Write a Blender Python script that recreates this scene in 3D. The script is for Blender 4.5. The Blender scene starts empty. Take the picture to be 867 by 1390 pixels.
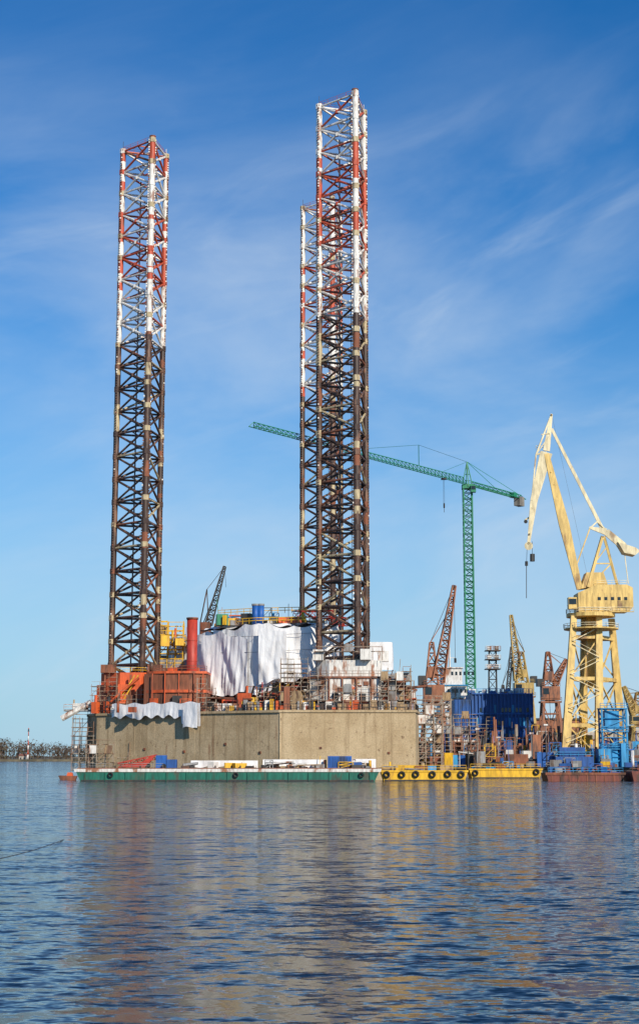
import bpy, math, random
from mathutils import Vector, noise
R=random.Random(7)
H=4.8; TH=math.atan(376/2100); F=2100.0
def E(u,v,Y):
    """elevation-drawing reading (u across, v down) of a thing standing at distance Y -> world metres"""
    a=TH+math.atan((650-v)/F); dz=Y*math.tan(a)
    zc=Y*math.cos(TH)+dz*math.sin(TH)
    return Vector(((u-433.5)/F*zc,Y,H+dz))
# ---------------------------------------------------------------- materials
def newmat(name):
    m=bpy.data.materials.new(name); m.use_nodes=True
    nt=m.node_tree; nt.nodes.clear()
    o=nt.nodes.new('ShaderNodeOutputMaterial'); b=nt.nodes.new('ShaderNodeBsdfPrincipled')
    nt.links.new(b.outputs[0],o.inputs[0]); return m,nt,b
def ramp(nt,src,a,b):
    n=nt.nodes.new('ShaderNodeMapRange'); n.inputs[1].default_value=a; n.inputs[2].default_value=b
    nt.links.new(src,n.inputs[0]); n.interpolation_type='SMOOTHSTEP'; return n.outputs[0]
def mathn(nt,op,a,b,c=None,clamp=False):
    n=nt.nodes.new('ShaderNodeMath'); n.operation=op; n.use_clamp=clamp
    for i,s in enumerate((a,b,c)):
        if s is None: continue
        if hasattr(s,'is_linked'): nt.links.new(s,n.inputs[i])
        else: n.inputs[i].default_value=s
    return n.outputs[0]
def mixc(nt,f,a,b,mode='MIX'):
    n=nt.nodes.new('ShaderNodeMix'); n.data_type='RGBA'; n.blend_type=mode
    for s,i in ((f,0),(a,6),(b,7)):
        if hasattr(s,'is_linked'): nt.links.new(s,n.inputs[i])
        else: n.inputs[i].default_value=s if i==0 else (*s,1)
    return n.outputs[2]
def noiz(nt,scale,st=(1,1,1),detail=6,rough=.6,dist=0,rot=0,out=0):
    t=nt.nodes.new('ShaderNodeTexCoord'); mp=nt.nodes.new('ShaderNodeMapping'); mp.inputs[3].default_value=st; mp.inputs[2].default_value=(0,0,rot)
    n=nt.nodes.new('ShaderNodeTexNoise'); n.inputs['Scale'].default_value=scale; n.inputs['Detail'].default_value=detail
    n.inputs['Roughness'].default_value=rough; n.inputs['Distortion'].default_value=dist
    nt.links.new(t.outputs['Object'],mp.inputs[0]); nt.links.new(mp.outputs[0],n.inputs[0]); return n.outputs[out]
def paint(name,c,c2=(.16,.07,.035),amt=.3,scale=.35,rough=.55,streak=.35,bump=.15,metal=0):
    m,nt,b=newmat(name)
    n1=noiz(nt,scale,(1,1,streak)); t=.66-amt*.4
    f=ramp(nt,n1,t,t+.12)
    col=mixc(nt,f,c,c2)
    n2=noiz(nt,scale*4.3,(1,1,streak*.6)); g=ramp(nt,n2,.3,.7)
    dark=mixc(nt,g,(.66,.64,.62),(1.12,1.1,1.08))
    col=mixc(nt,1.0,col,dark,'MULTIPLY')
    nt.links.new(col,b.inputs['Base Color'])
    b.inputs['Roughness'].default_value=rough; b.inputs['Metallic'].default_value=metal
    if bump:
        bp=nt.nodes.new('ShaderNodeBump'); bp.inputs['Strength'].default_value=bump; bp.inputs['Distance'].default_value=.2
        nt.links.new(n2,bp.inputs['Height']); nt.links.new(bp.outputs[0],b.inputs['Normal'])
    return m
M={}
M['brown']=paint('leg_bitumen_brown',(.06,.032,.022),(.2,.1,.06),.42,.5,.5)
M['tan']=paint('leg_primer_tan',(.52,.42,.25),(.16,.09,.05),.33,.8)
M['lred']=paint('leg_red',(.54,.085,.035),(.24,.1,.06),.32,.6)
M['lwhite']=paint('leg_white',(.8,.77,.72),(.38,.22,.16),.31,.7)
M['orange']=paint('orange_red_paint',(.66,.115,.03),(.26,.07,.03),.35,.25)
M['rust']=paint('rusty_primer',(.26,.09,.045),(.11,.05,.03),.45,.4,.75)
M['red']=paint('red_paint',(.46,.045,.025),(.24,.05,.03),.25)
M['dark']=paint('dark_steel',(.035,.033,.032),(.12,.06,.035),.3)
M['grey']=paint('grey_steel',(.27,.27,.27),(.14,.09,.06),.35)
M['white']=paint('weathered_white',(.72,.7,.66),(.34,.15,.08),.36,.5)
M['yellow']=paint('safety_yellow',(.76,.44,.02),(.35,.17,.04),.26)
M['cream']=paint('crane_yellow',(.72,.5,.16),(.36,.21,.08),.27,.3)
M['creamw']=paint('crane_pale_yellow',(.76,.66,.42),(.36,.24,.13),.24,.3)
M['green']=paint('crane_green',(.015,.22,.11),(.04,.15,.08),.2,.5)
M['bargegreen']=paint('barge_green',(.008,.14,.095),(.06,.075,.05),.35,.4)
M['blue']=paint('blue_paint',(.012,.11,.42),(.04,.06,.14),.25,.3)
M['lblue']=paint('light_blue_paint',(.025,.27,.56),(.08,.12,.18),.22,.3)
M['navy']=paint('deep_blue_steel',(.014,.085,.31),(.02,.05,.13),.3,.3)
M['pontoonred']=paint('pontoon_brown_red',(.2,.05,.03),(.08,.035,.025),.4,.4)
M['craner']=paint('old_crane_rust_red',(.32,.12,.055),(.13,.06,.04),.45,.4)
M['craney']=paint('old_crane_ochre',(.48,.33,.1),(.24,.13,.06),.4,.4)
M['tube']=paint('scaffold_tube',(.33,.28,.22),(.26,.13,.07),.5,.8,.5)
M['plank']=paint('scaffold_plank',(.38,.26,.14),(.17,.1,.06),.4,.9,.8)
M['rubber']=paint('tyre_rubber',(.015,.015,.016),(.04,.04,.04),.3,1,.8)
M['glass']=paint('dark_glass',(.02,.03,.04),(.04,.05,.06),.1,1,.12,bump=0)
M['concrete']=paint('quay_concrete',(.26,.24,.21),(.12,.11,.1),.4,.2,.9)
M['bldg']=paint('pale_render',(.42,.38,.33),(.3,.26,.22),.3,.2,.9)
M['roof']=paint('tile_roof',(.22,.09,.06),(.12,.07,.05),.3,.4,.9)
M['bark']=paint('bare_branches',(.12,.08,.055),(.07,.05,.04),.4,.3,.95,bump=0)
M['scrub']=paint('scrub_foliage',(.08,.075,.035),(.12,.09,.05),.5,.3,.95,bump=0)
M['cable']=paint('wire_rope',(.05,.05,.05),(.08,.08,.08),.2,1)
def hullmat():
    m,nt,b=newmat('hull_beige_primer')
    big=ramp(nt,noiz(nt,.14,(1,1,.8),5,.65),.38,.62)
    c=mixc(nt,big,(.41,.3,.17),(.52,.4,.245))
    st=ramp(nt,noiz(nt,.9,(1,1,.05)),.5,.72)
    c=mixc(nt,st,c,(.31,.22,.12))
    sp=ramp(nt,noiz(nt,1.1,(1,1,1),9,.7),.59,.68)
    c=mixc(nt,sp,c,(.2,.13,.07))
    ru=mathn(nt,'MULTIPLY',ramp(nt,noiz(nt,.5,(1,1,.12),8,.7),.59,.72),.75)
    c=mixc(nt,ru,c,(.26,.12,.055))
    fine=noiz(nt,3.5,(1,1,1),8,.75)
    c=mixc(nt,1.0,c,mixc(nt,ramp(nt,fine,.3,.7),(.74,.73,.71),(1.14,1.12,1.1)),'MULTIPLY')
    nt.links.new(c,b.inputs['Base Color']); b.inputs['Roughness'].default_value=.85
    bp=nt.nodes.new('ShaderNodeBump'); bp.inputs['Strength'].default_value=.5; bp.inputs['Distance'].default_value=.18
    nt.links.new(noiz(nt,.5,(1,1,1)),bp.inputs['Height']); nt.links.new(bp.outputs[0],b.inputs['Normal'])
    return m
M['beige']=hullmat()
def tarpmat():
    m,nt,b=newmat('white_tarpaulin')
    c=mixc(nt,ramp(nt,noiz(nt,.35,(1,1,.4)),.45,.8),(.8,.79,.79),(.56,.52,.5))
    nt.links.new(c,b.inputs['Base Color']); b.inputs['Roughness'].default_value=.6
    bp=nt.nodes.new('ShaderNodeBump'); bp.inputs['Strength'].default_value=.6; bp.inputs['Distance'].default_value=.4
    nt.links.new(noiz(nt,.7,(1,1,.4),5,.55),bp.inputs['Height']); nt.links.new(bp.outputs[0],b.inputs['Normal'])
    return m
M['tarp']=tarpmat()
def watermat():
    m,nt,b=newmat('harbour_water')
    b.inputs['Base Color'].default_value=(.007,.017,.034,1); b.inputs['Roughness'].default_value=.07
    b.inputs['IOR'].default_value=1.33; b.inputs['Specular IOR Level'].default_value=.42
    def vm(op,a,c):
        n=nt.nodes.new('ShaderNodeVectorMath'); n.operation=op
        for i,s in enumerate((a,c)):
            if s is None: continue
            if hasattr(s,'is_linked'): nt.links.new(s,n.inputs[i])
            else: n.inputs[i].default_value=s
        return n.outputs[0]
    tot=None
    for sc_,st,rot,ax,ay,dt in ((.16,(.5,1,1),.25,.1,.2,2),(.6,(.55,1,1),-.2,.22,.4,2),(1.9,(.5,1,1),.12,.42,.82,2),(4.8,(.6,1,1),-.3,.38,.62,2)):
        c=noiz(nt,sc_,st,dt,.5,.2,rot,1)
        v=vm('MULTIPLY',vm('SUBTRACT',c,(.5,.5,.5)),(ax,ay,0))
        tot=v if tot is None else vm('ADD',tot,v)
    gust=noiz(nt,.025,(.4,1,1),3,.5)
    mr=nt.nodes.new('ShaderNodeMapRange'); mr.inputs[1].default_value=.3; mr.inputs[2].default_value=.7; mr.inputs[3].default_value=.85; mr.inputs[4].default_value=1.25
    nt.links.new(gust,mr.inputs[0])
    cx=nt.nodes.new('ShaderNodeCombineXYZ')
    for i in range(3): nt.links.new(mr.outputs[0],cx.inputs[i])
    tot=vm('MULTIPLY',tot,cx.outputs[0])
    nn=vm('NORMALIZE',vm('ADD',tot,(0,0,1)),None)
    nt.links.new(nn,b.inputs['Normal'])
    return m
M['water']=watermat()
M['land']=paint('far_land',(.14,.12,.08),(.09,.08,.05),.4,.05,.95,bump=0)
# ---------------------------------------------------------------- mesh builder
class MB:
    def __init__(s): s.v=[];s.f=[];s.m=[];s.sm=[];s.mats=[]
    def mi(s,k):
        if k not in s.mats: s.mats.append(k)
        return s.mats.index(k)
    def face(s,idx,k,sm=False): s.f.append(idx); s.m.append(s.mi(k)); s.sm.append(sm)
    def beam(s,p,q,r,k,n=4,r2=None,cap=False,sm=False):
        p=Vector(p);q=Vector(q);d=q-p
        if d.length<1e-4: return
        d.normalize(); a=d.cross(Vector((0,0,1))) if abs(d.z)<.99 else Vector((1,0,0))
        a.normalize(); b=d.cross(a); r2=r if r2 is None else r2
        o=len(s.v)
        for c,rr in ((p,r),(q,r2)):
            for i in range(n):
                t=2*math.pi*(i+.5)/n; s.v.append(c+(a*math.cos(t)+b*math.sin(t))*rr)
        for i in range(n):
            j=(i+1)%n; s.face((o+i,o+j,o+n+j,o+n+i),k,sm)
        if cap: s.face(tuple(o+i for i in range(n))[::-1],k); s.face(tuple(o+n+i for i in range(n)),k)
    def box(s,x0,x1,y0,y1,z0,z1,k):
        s.prism([(x0,y0),(x1,y0),(x1,y1),(x0,y1)],z0,z1,k)
    def prism(s,pts,z0,z1,k,ktop=None):
        o=len(s.v);n=len(pts)
        for z in(z0,z1):
            for p in pts: s.v.append(Vector((p[0],p[1],z)))
        for i in range(n):
            j=(i+1)%n; s.face((o+i,o+j,o+n+j,o+n+i),k)
        s.face(tuple(range(o,o+n))[::-1],k); s.face(tuple(range(o+n,o+2*n)),ktop or k)
    def obox(s,c,sx,sy,sz,rot,k):
        ca,sa=math.cos(rot),math.sin(rot)
        s.prism([(c[0]+x*ca-y*sa,c[1]+x*sa+y*ca) for x,y in((-sx/2,-sy/2),(sx/2,-sy/2),(sx/2,sy/2),(-sx/2,sy/2))],c[2],c[2]+sz,k)
    def slab(s,outline,y0,y1,k):
        o=len(s.v);n=len(outline)
        for y in(y0,y1):
            for p in outline: s.v.append(Vector((p[0],y,p[1])))
        for i in range(n):
            j=(i+1)%n; s.face((o+i,o+n+i,o+n+j,o+j),k)
        s.face(tuple(range(o,o+n)),k); s.face(tuple(range(o+n,o+2*n))[::-1],k)
    def lattice(s,p,q,w,h,n,rc,rb,k,w2=None,h2=None,k2=None):
        p=Vector(p);q=Vector(q);d=(q-p).normalized()
        a=d.cross(Vector((0,0,1)))
        if a.length<.05: a=Vector((1,0,0))
        a.normalize(); b=a.cross(d).normalized(); w2=w if w2 is None else w2; h2=h if h2 is None else h2; k2=k2 or k
        def ring(t):
            c=p.lerp(q,t); W=(w+(w2-w)*t)/2; Hh=(h+(h2-h)*t)/2
            return [c-a*W-b*Hh,c+a*W-b*Hh,c+a*W+b*Hh,c-a*W+b*Hh]
        pr=ring(0)
        for i in range(n):
            nx=ring((i+1)/n)
            for j in range(4):
                s.beam(pr[j],nx[j],rc,k)
                l=(j+1)%4
                s.beam(nx[j],nx[l],rb,k2,3)
                if i%2: s.beam(pr[j],nx[l],rb,k2,3)
                else: s.beam(pr[l],nx[j],rb,k2,3)
            pr=nx
    def torus(s,c,Rr,r,k,n=14,m=6):
        o=len(s.v)
        for i in range(n):
            t=2*math.pi*i/n
            for j in range(m):
                u=2*math.pi*j/m; rr=Rr+r*math.cos(u)
                s.v.append(Vector((c[0]+rr*math.cos(t),c[1]+r*math.sin(u),c[2]+rr*math.sin(t))))
        for i in range(n):
            for j in range(m):
                s.face((o+i*m+j,o+((i+1)%n)*m+j,o+((i+1)%n)*m+(j+1)%m,o+i*m+(j+1)%m),k,True)
    def rail(s,pts,z,k,h=1.1,r=.045,step=1.6):
        for a,b in zip(pts,pts[1:]):
            a=Vector((a[0],a[1],z));b=Vector((b[0],b[1],z)); n=max(1,int((b-a).length/step))
            for i in range(n+1):
                c=a.lerp(b,i/n); s.beam(c,c+Vector((0,0,h)),r,k,3)
            for hh in(h*.5,h): s.beam(a+Vector((0,0,hh)),b+Vector((0,0,hh)),r,k,3)
    def scaffold(s,x0,x1,y0,y1,z0,z1,k='tube',dx=2.,dz=2.,r=.07,ragged=.3,pl=.6):
        nx=max(1,round((x1-x0)/dx)); ny=max(1,round((y1-y0)/dx)); tops={}
        nz=max(1,round((z1-z0)/dz))
        for i in range(nx+1):
            for j in range(ny+1):
                t=nz-(R.choice((1,1,2)) if R.random()<ragged else 0); t=max(1,t); tops[i,j]=t
                x=x0+(x1-x0)*i/nx;y=y0+(y1-y0)*j/ny
                s.beam((x,y,z0),(x,y,z0+t*dz+R.uniform(.2,1.3)),r,k,4)
        for l in range(1,nz+1):
            z=z0+l*dz
            for j in range(ny+1):
                y=y0+(y1-y0)*j/ny
                for i in range(nx):
                    if min(tops[i,j],tops[i+1,j])<l: continue
                    xa=x0+(x1-x0)*i/nx;xb=x0+(x1-x0)*(i+1)/nx
                    s.beam((xa-R.uniform(0,.5),y,z),(xb+R.uniform(0,.5),y,z),r*.9,k,3); s.beam((xa,y,z+1),(xb,y,z+1),r*.7,k,3)
                    if R.random()<.3: s.beam((xa,y,z-dz),(xb,y,z),r*.8,k,3)
                    if j<ny and R.random()<pl: s.box(xa+.02,xb-.02,y+.1,y+(y1-y0)/ny-.1,z-.12,z-.05,'plank')
                    if R.random()<.05: s.box(xa+.1,xb-.1,y-.08,y-.03,z,z+dz*.9,R.choice(['white','plank','grey']))
            for i in range(nx+1):
                for j in range(ny):
                    if min(tops[i,j],tops[i,j+1])<l: continue
                    x=x0+(x1-x0)*i/nx
                    s.beam((x,y0+(y1-y0)*j/ny,z),(x,y0+(y1-y0)*(j+1)/ny,z),r*.9,k,3)
    def clutter(s,x0,x1,y0,y1,z0,zm,n,ks):
        for _ in range(n):
            x=R.uniform(x0,x1);y=R.uniform(y0,y1);k=R.choice(ks);t=R.random();h=R.uniform(.3,1)*zm
            if t<.4: s.obox((x,y,z0),R.uniform(.6,3),R.uniform(.6,2.5),h*.7,R.uniform(-.4,.4),k)
            elif t<.6: s.beam((x,y,z0),(x,y,z0+h),R.uniform(.12,.5),k,8,cap=True,sm=True)
            elif t<.75:
                l=R.uniform(1.5,5); z=z0+h*.6; s.beam((x,y,z),(x+l,y+R.uniform(-1,1),z+R.uniform(-.5,.5)),R.uniform(.08,.3),k,6,cap=True)
                s.beam((x+.3,y,z0),(x+.3,y,z),.08,k,4); s.beam((x+l*.8,y,z0),(x+l*.8,y,z),.08,k,4)
            elif t<.9:
                w=R.uniform(1.5,3)
                for a in(0,w):
                    for b in(0,w*.6): s.beam((x+a,y+b,z0),(x+a,y+b,z0+h),.09,k,4)
                for zz in(z0+h*.5,z0+h):
                    s.beam((x,y,zz),(x+w,y,zz),.09,k,4); s.beam((x,y,zz),(x,y+w*.6,zz),.09,k,4); s.beam((x,y,zz-h*.5),(x+w,y,zz),.06,k,3)
            else: s.beam((x,y,z0),(x+R.uniform(-1,1),y,z0+h*1.5),.07,k,4)
    def build(s,name,parent=None,loc=None):
        me=bpy.data.meshes.new(name); me.from_pydata([tuple(v) for v in s.v],[],s.f)
        for k in s.mats: me.materials.append(M[k])
        me.polygons.foreach_set('material_index',s.m); me.polygons.foreach_set('use_smooth',s.sm); me.update()
        ob=bpy.data.objects.new(name,me); bpy.context.scene.collection.objects.link(ob)
        if parent: ob.parent=parent
        return ob
def empty(name):
    e=bpy.data.objects.new(name,None); bpy.context.scene.collection.objects.link(e); return e
def drape(mb,path,zt,zb,k='tarp',fold=.35,nu=None,nv=22,seed=0,sag=.0):
    P=[Vector((p[0],p[1],0)) for p in path]; L=[0]
    for a,b in zip(P,P[1:]): L.append(L[-1]+(b-a).length)
    T=L[-1]; nu=nu or int(T*3.6); o=len(mb.v)
    for i in range(nu+1):
        t=i/nu; d=t*T
        j=0
        while j<len(P)-2 and d>L[j+1]: j+=1
        seg=(P[j+1]-P[j]); c=P[j]+seg*((d-L[j])/seg.length); nrm=Vector((seg.y,-seg.x,0)).normalized()
        ztop=zt(t) if callable(zt) else zt
        bot=zb(t)+1.1*noise.noise(Vector((d*.35,seed,1)))
        for q in range(nv+1):
            w=q/nv; z=ztop+(bot-ztop)*w
            f=noise.noise(Vector((d*.3+z*.12,z*.05,seed)))*fold*2.2
            f+=(1-abs(noise.noise(Vector((d*.85-z*.06,z*.07,seed+9))))*3)*fold*.45
            f+=noise.noise(Vector((d*.6,z*.8,seed+4)))*fold*.25
            f=f*(.3+.7*w)
            v=c+nrm*(max(f,-.25)+.5); mb.v.append(Vector((v.x,v.y,z-sag*abs(math.sin(d*.55))*(1-w))))
    for i in range(nu):
        for q in range(nv):
            a=o+i*(nv+1)+q; mb.face((a,a+1,a+nv+2,a+nv+1),k,True)
# ---------------------------------------------------------------- RIG
rig=empty('jackup_drilling_rig')
def leg(name,cx,cy,bands,seed,z1):
    rr=random.Random(seed); mb=MB(); Rad=6.2; z0=9.; nb=26; bh=(z1-z0)/nb
    zb=[(E(0,v,cy)[2],c) for v,c in bands]
    def col(z,brace=False):
        z+=rr.uniform(-1.2,1.2)
        for lim,c in zb:
            if z>lim:
                if c=='brown': return 'tan' if rr.random()<(.11 if not brace else .07) else ('rust' if rr.random()<.1 else 'brown')
                if brace and rr.random()<.05: return 'rust'
                if c=='lred' and rr.random()<(.22 if not brace else .3): return 'lwhite'
                if c=='lwhite' and rr.random()<.1: return 'lred'
                return c
        return 'brown'
    ch=[Vector((cx+x*Rad,cy+y*Rad,0)) for x,y in((-.978,.208),(.309,-.951),(.669,.743))]
    def at(j,z): return Vector((ch[j].x,ch[j].y,z))
    cen=Vector((cx,cy,0))
    for j in range(3):
        top=z1+(.8 if j==1 else 0)
        z=z0
        while z<top:
            l=rr.uniform(1.0,4.2); zz=min(top,z+l)
            mb.beam(at(j,z),at(j,zz),.7,col((z+zz)/2),12,sm=True); z=zz
        out=(ch[j]-cen).normalized(); side=Vector((-out.y,out.x,0))
        z=z0+.3
        while z<top-.4:
            k='brown' if col(z) in('brown','rust') else ('lwhite' if rr.random()<.5 else 'rust')
            for sg in(1,-1):
                c=at(j,z)+side*sg*.78; mb.box(c.x-.14,c.x+.14,c.y-.14,c.y+.14,z-.17,z+.17,k)
            z+=.62
        mb.beam(at(j,top),at(j,top+.25),.8,'rust',10,cap=True)
    for i in range(nb+1):
        z=z0+i*bh
        if z>z1+.01: break
        for j in range(3):
            l=(j+1)%3
            mb.beam(at(j,z),at(l,z),.26,col(z,True),6)
            if i<nb:
                c=col(z+bh/2,True)
                mb.beam(at(j,z),at(l,z+bh),.26,c,6); mb.beam(at(l,z),at(j,z+bh),.26,col(z+bh/2,True),6)
                m=(at(j,z+bh/2)+at(l,z+bh/2))/2; mb.beam(m-Vector((0,0,.4)),m+Vector((0,0,.4)),.4,c,6)
            m1=(at(j,z)+at(l,z))/2; m2=(at(l,z)+at((l+1)%3,z))/2
            mb.beam(m1,m2,.16,col(z,True),4)
            e=at(j,z); mb.beam(e-Vector((0,0,.6)),e+Vector((0,0,.6)),.82,col(z) if rr.random()<.6 else 'tan',8,cap=True)
    for sx in(-.25,.25): mb.beam((cx+1.2+sx,cy-2,z0),(cx+1.2+sx,cy-2,z1),.08,'brown',3)
    mb.beam((cx-1.5,cy+1,z0),(cx-1.5,cy+1,z1-8),.2,'grey',6)
    mb.rail([ch[0][:2],ch[1][:2],ch[2][:2],ch[0][:2]],z1+.1,'lred',1.0,.05,2.5)
    mb.beam(at(0,z1),at(0,z1+2.6),.07,'dark',4); mb.beam(at(2,z1),at(2,z1+2.0),.09,'lwhite',4)
    mb.build(name,rig)
leg('leg_left',-42,358,[(198,'lwhite'),(235,'lred'),(292,'lwhite'),(385,'lred'),(466,'lwhite'),(2000,'brown')],1,E(0,190,352)[2])
leg('leg_right',6,330,[(215,'lwhite'),(330,'lred'),(432,'lwhite'),(2000,'brown')],2,E(0,127,324)[2])
leg('leg_rear',1.5,405,[(345,'lwhite'),(440,'lred'),(530,'lwhite'),(2000,'brown')],3,E(0,281,405)[2])
HP=[(-8,318),(19.5,318),(21,332),(20,395),(8,418),(-8,418),(-54,370),(-52,352),(-49,345)]
DZ=14.0
mb=MB()
mb.prism(HP,-3,DZ-.5,'beige','rust')
HP2=[(x+(-.25 if x<0 else .25),y-.25) for x,y in HP]
mb.prism(HP2,DZ-.5,DZ,'beige','rust')
mb.build('hull',rig)
mb=MB()
def along(a,b,t): return (a[0]+(b[0]-a[0])*t,a[1]+(b[1]-a[1])*t)
A,B,I=HP[0],HP[1],HP[8]
for t in [i/9 for i in range(1,9)]:
    x,y=along(I,A,t); mb.beam((x,y+.015,-1),(x,y+.015,DZ-.55),.045,'beige',4)
for t in [i/6 for i in range(1,6)]:
    x,y=along(A,B,t); mb.beam((x,y+.015,-1),(x,y+.015,DZ-.55),.045,'beige',4)
for z in(4.2,8.2,11.4):
    mb.beam((I[0],I[1]+.015,z),(A[0],A[1]+.015,z),.045,'beige',4); mb.beam((A[0],A[1]+.015,z),(B[0],B[1]+.015,z),.045,'beige',4)
mb.beam((A[0],A[1],0),(A[0],A[1],DZ),.14,'beige',6)
for t in(.28,.5,.72,.9):
    x,y=along(I,A,t); mb.obox((x,y-.05,R.uniform(5,8)),.5,.3,.5,-.58,'rust')
for t in(.3,.8):
    x,y=along(A,B,t); mb.obox((x,y-.05,R.uniform(3,9)),.5,.3,.4,0,'rust')
mb.rail([HP[7],I,A,B,HP[2]],DZ,'dark',1.2,.06)
mb.build('hull_plating_details',rig)
mb=MB()
mb.prism([(-50.2,352),(-45,347.5),(-39.5,347.5),(-34,353),(-34,366),(-50.2,366)],DZ,20.5,'orange')
mb.prism([(-49.4,353),(-44.6,349),(-40,349),(-35,354),(-35,364),(-49.4,364)],20.5,23.2,'orange')
for x in(-48,-45,-42,-39,-36.5):
    mb.obox((x,347.2 if -45.5<x<-39 else 349.4,DZ),.35,.5,8.6,0,'rust')
mb.rail([(-49.4,353),(-44.6,349),(-40,349),(-35,354)],23.2,'yellow',1.1,.06)
for c,w in(((-47.5,351),1.6),((-37,351),1.6),((-42,364),1.6)):
    mb.obox((c[0],c[1],23.2),w*2,w*1.6,1.8,0,'rust')
mb.beam((-46,346.5,14),(-41,346.5,22.5),.18,'yellow',4);mb.beam((-45.2,346.5,14),(-40.2,346.5,22.5),.18,'yellow',4)
mb.beam((-40,345.4,21.8),(-48,346.4,15.2),.3,'orange',6)
mb.clutter(-50,-39,343.5,346.5,DZ,6,14,['orange','rust','orange','dark'])
mb.scaffold(-50.5,-45,346,348,DZ,22,'tube',1.8,2,.06,.6,.4)
mb.scaffold(-44,-38,341.5,343.5,DZ,19,'tube',1.8,2,.06,.5,.4)
mb.build('jackhouse_left',rig)
mb=MB()
mb.prism([(-38,338.2),(-33,335.8),(-28,335.4),(-24.5,337),(-24,348),(-38,352)],DZ,22.3,'rust')
mb.prism([(-37.4,337.9),(-33,335.4),(-28,335.0),(-24.3,336.6),(-24,348),(-38,352)],18.2,18.8,'orange')
mb.prism([(-37.4,337.9),(-33,335.4),(-28,335.0),(-24.3,336.6),(-24,348),(-38,352)],22.3,22.8,'orange')
mb.rail([(-37.4,337.9),(-33,335.5),(-28,335.1),(-24.3,336.7)],22.8,'rust',1.1,.06)
mb.box(-31.5,-29.5,334.6,335.3,14,17.5,'dark'); mb.obox((-35.6,336.2,15),1.8,.5,2,-.45,'orange')
for x in(-36,-33.2,-30.2,-27,-25): mb.beam((x,335.4 if x>-34 else 336.4,DZ),(x,335.4 if x>-34 else 336.4,22.3),.14,'orange',4)
mb.beam((-27.8,339,DZ),(-27.8,339,34.2),1.15,'red',20,cap=True,sm=True)
mb.beam((-27.8,339,34.2),(-27.8,339,34.6),1.3,'rust',20,cap=True,sm=True)
for z in(25,29.5): mb.beam((-27.8,339,z),(-27.8,339,z+.18),1.22,'red',20,cap=True)
mb.clutter(-37,-25,338,346,22.8,2.5,12,['rust','orange','grey','dark'])
mb.scaffold(-26,-22,331.5,333.5,DZ,20,'tube',1.6,2,.06,.5,.5)
mb.build('mud_module',rig)
mb=MB()
mb.prism([(-26.5,351),(-14,341),(-1,337.5),(4,342),(4,375),(-26.5,375)],DZ,32.3,'rust')
mb.prism([(-24,352),(-13,343),(-2,340),(-2,360),(-24,360)],32.3,33.6,'grey')
for t in[i/11 for i in range(12)]:
    x,y=along((-26.5,350.7),(-14,340.7),t); mb.beam((x,y,DZ),(x,y,24),.2,R.choice(['orange','rust','red']),6)
for z in(15.2,17.4,19.6,21.5):
    mb.beam((-26.5,350,z),(-14,340.2,z),.22,R.choice(['orange','red','dark']),6); mb.beam((-14,340.2,z),(-1,336.8,z),.22,R.choice(['orange','red']),6)
mb.clutter(-24,-14,339,345,DZ,5,26,['orange','red','rust','dark','orange'])
mb.clutter(-16,-8,327,337,DZ,6.5,30,['orange','red','rust','dark','yellow','orange'])
for i in range(7):
    x=-17+i*1.5; mb.beam((x,334,DZ),(x+1.6,332.5,19.5),.24,R.choice(['orange','dark','red']),6)
mb.build('deckhouse_structure',rig)
mb=MB()
def bot(t):
    if t<.22: return 23.5
    if t<.30: return 18.5
    if t<.50: return 18.3+math.sin(t*40)*.7
    if t<.60: return 20.5
    if t<.78: return 21+math.sin(t*30)*1
    return 24.5
drape(mb,[(-28.5,353),(-26.8,350.6),(-14,339.6),(-1.5,336.6),(3.5,340),(4,350)],lambda t:33.2+.5*math.sin(t*19)-(1.2 if t<.15 else 0),bot,fold=.46,seed=3,sag=.7)
drape(mb,[(-25.9,348.6),(-20.5,344.0),(-15.5,339.6)],lambda t:31.5+.8*math.sin(t*5),lambda t:17.6+2.5*abs(t-.5),fold=.6,seed=13,sag=.8)
drape(mb,[(-13,337.6),(-7,335.8)],lambda t:32+.6*math.sin(t*5),lambda t:20+1.5*t,fold=.5,seed=17,sag=.6)
o=len(mb.v);NX=46;NY=16
for i in range(NX+1):
    for j in range(NY+1):
        t=i/NX; e=along((-27,350.8),(-14,340),t/.5) if t<.5 else along((-14,340),(-1.5,336.9),(t-.5)/.5)
        w=j/NY; mb.v.append(Vector((e[0]+w*3,e[1]+w*9-.2,32.9+.9*noise.noise(Vector((t*9,w*4,2)))+.5*w)))
for i in range(NX):
    for j in range(NY):
        a=o+i*(NY+1)+j; mb.face((a,a+NY+1,a+NY+2,a+1),'tarp',True)
drape(mb,[(-36,372),(-31,366),(-27,362)],32.5,lambda t:24.5,fold=.4,seed=5)
drape(mb,[(10,344),(15.5,344),(16,352)],lambda t:29.6,lambda t:23.5,fold=.3,seed=8)
drape(mb,[(-45,341.8),(-33,334),(-24.8,328.7)],lambda t:15.9+.2*math.sin(t*30),lambda t:12.9-(1.6 if t>.8 else 0)+.2*math.sin(t*50),fold=.25,seed=21,nv=14)
drape(mb,[(-28.4,329.9),(-25.3,327.9)],lambda t:15.7,lambda t:10.6,fold=.3,seed=25,nv=14)
for z,zz in((31,.0),(27.5,1)):
    mb.beam((-26.5,348.9,z),(-14.4,338.2,z-.5),.05,'cable',4); mb.beam((-14.4,338.2,z-.5),(-1.5,335.4,z),.05,'cable',4)
mb.build('tarpaulins',rig)
mb=MB()
mb.clutter(-24,-3,343,358,33.4,4,54,['yellow','grey','white','lblue','orange','yellow','dark','green'])
mb.rail([(-23,348),(-14,341.5),(-3,339)],33.6,'yellow',1.2,.09)
mb.rail([(-23,352),(-14,346.5),(-3,344)],36.2,'yellow',1.2,.09)
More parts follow.
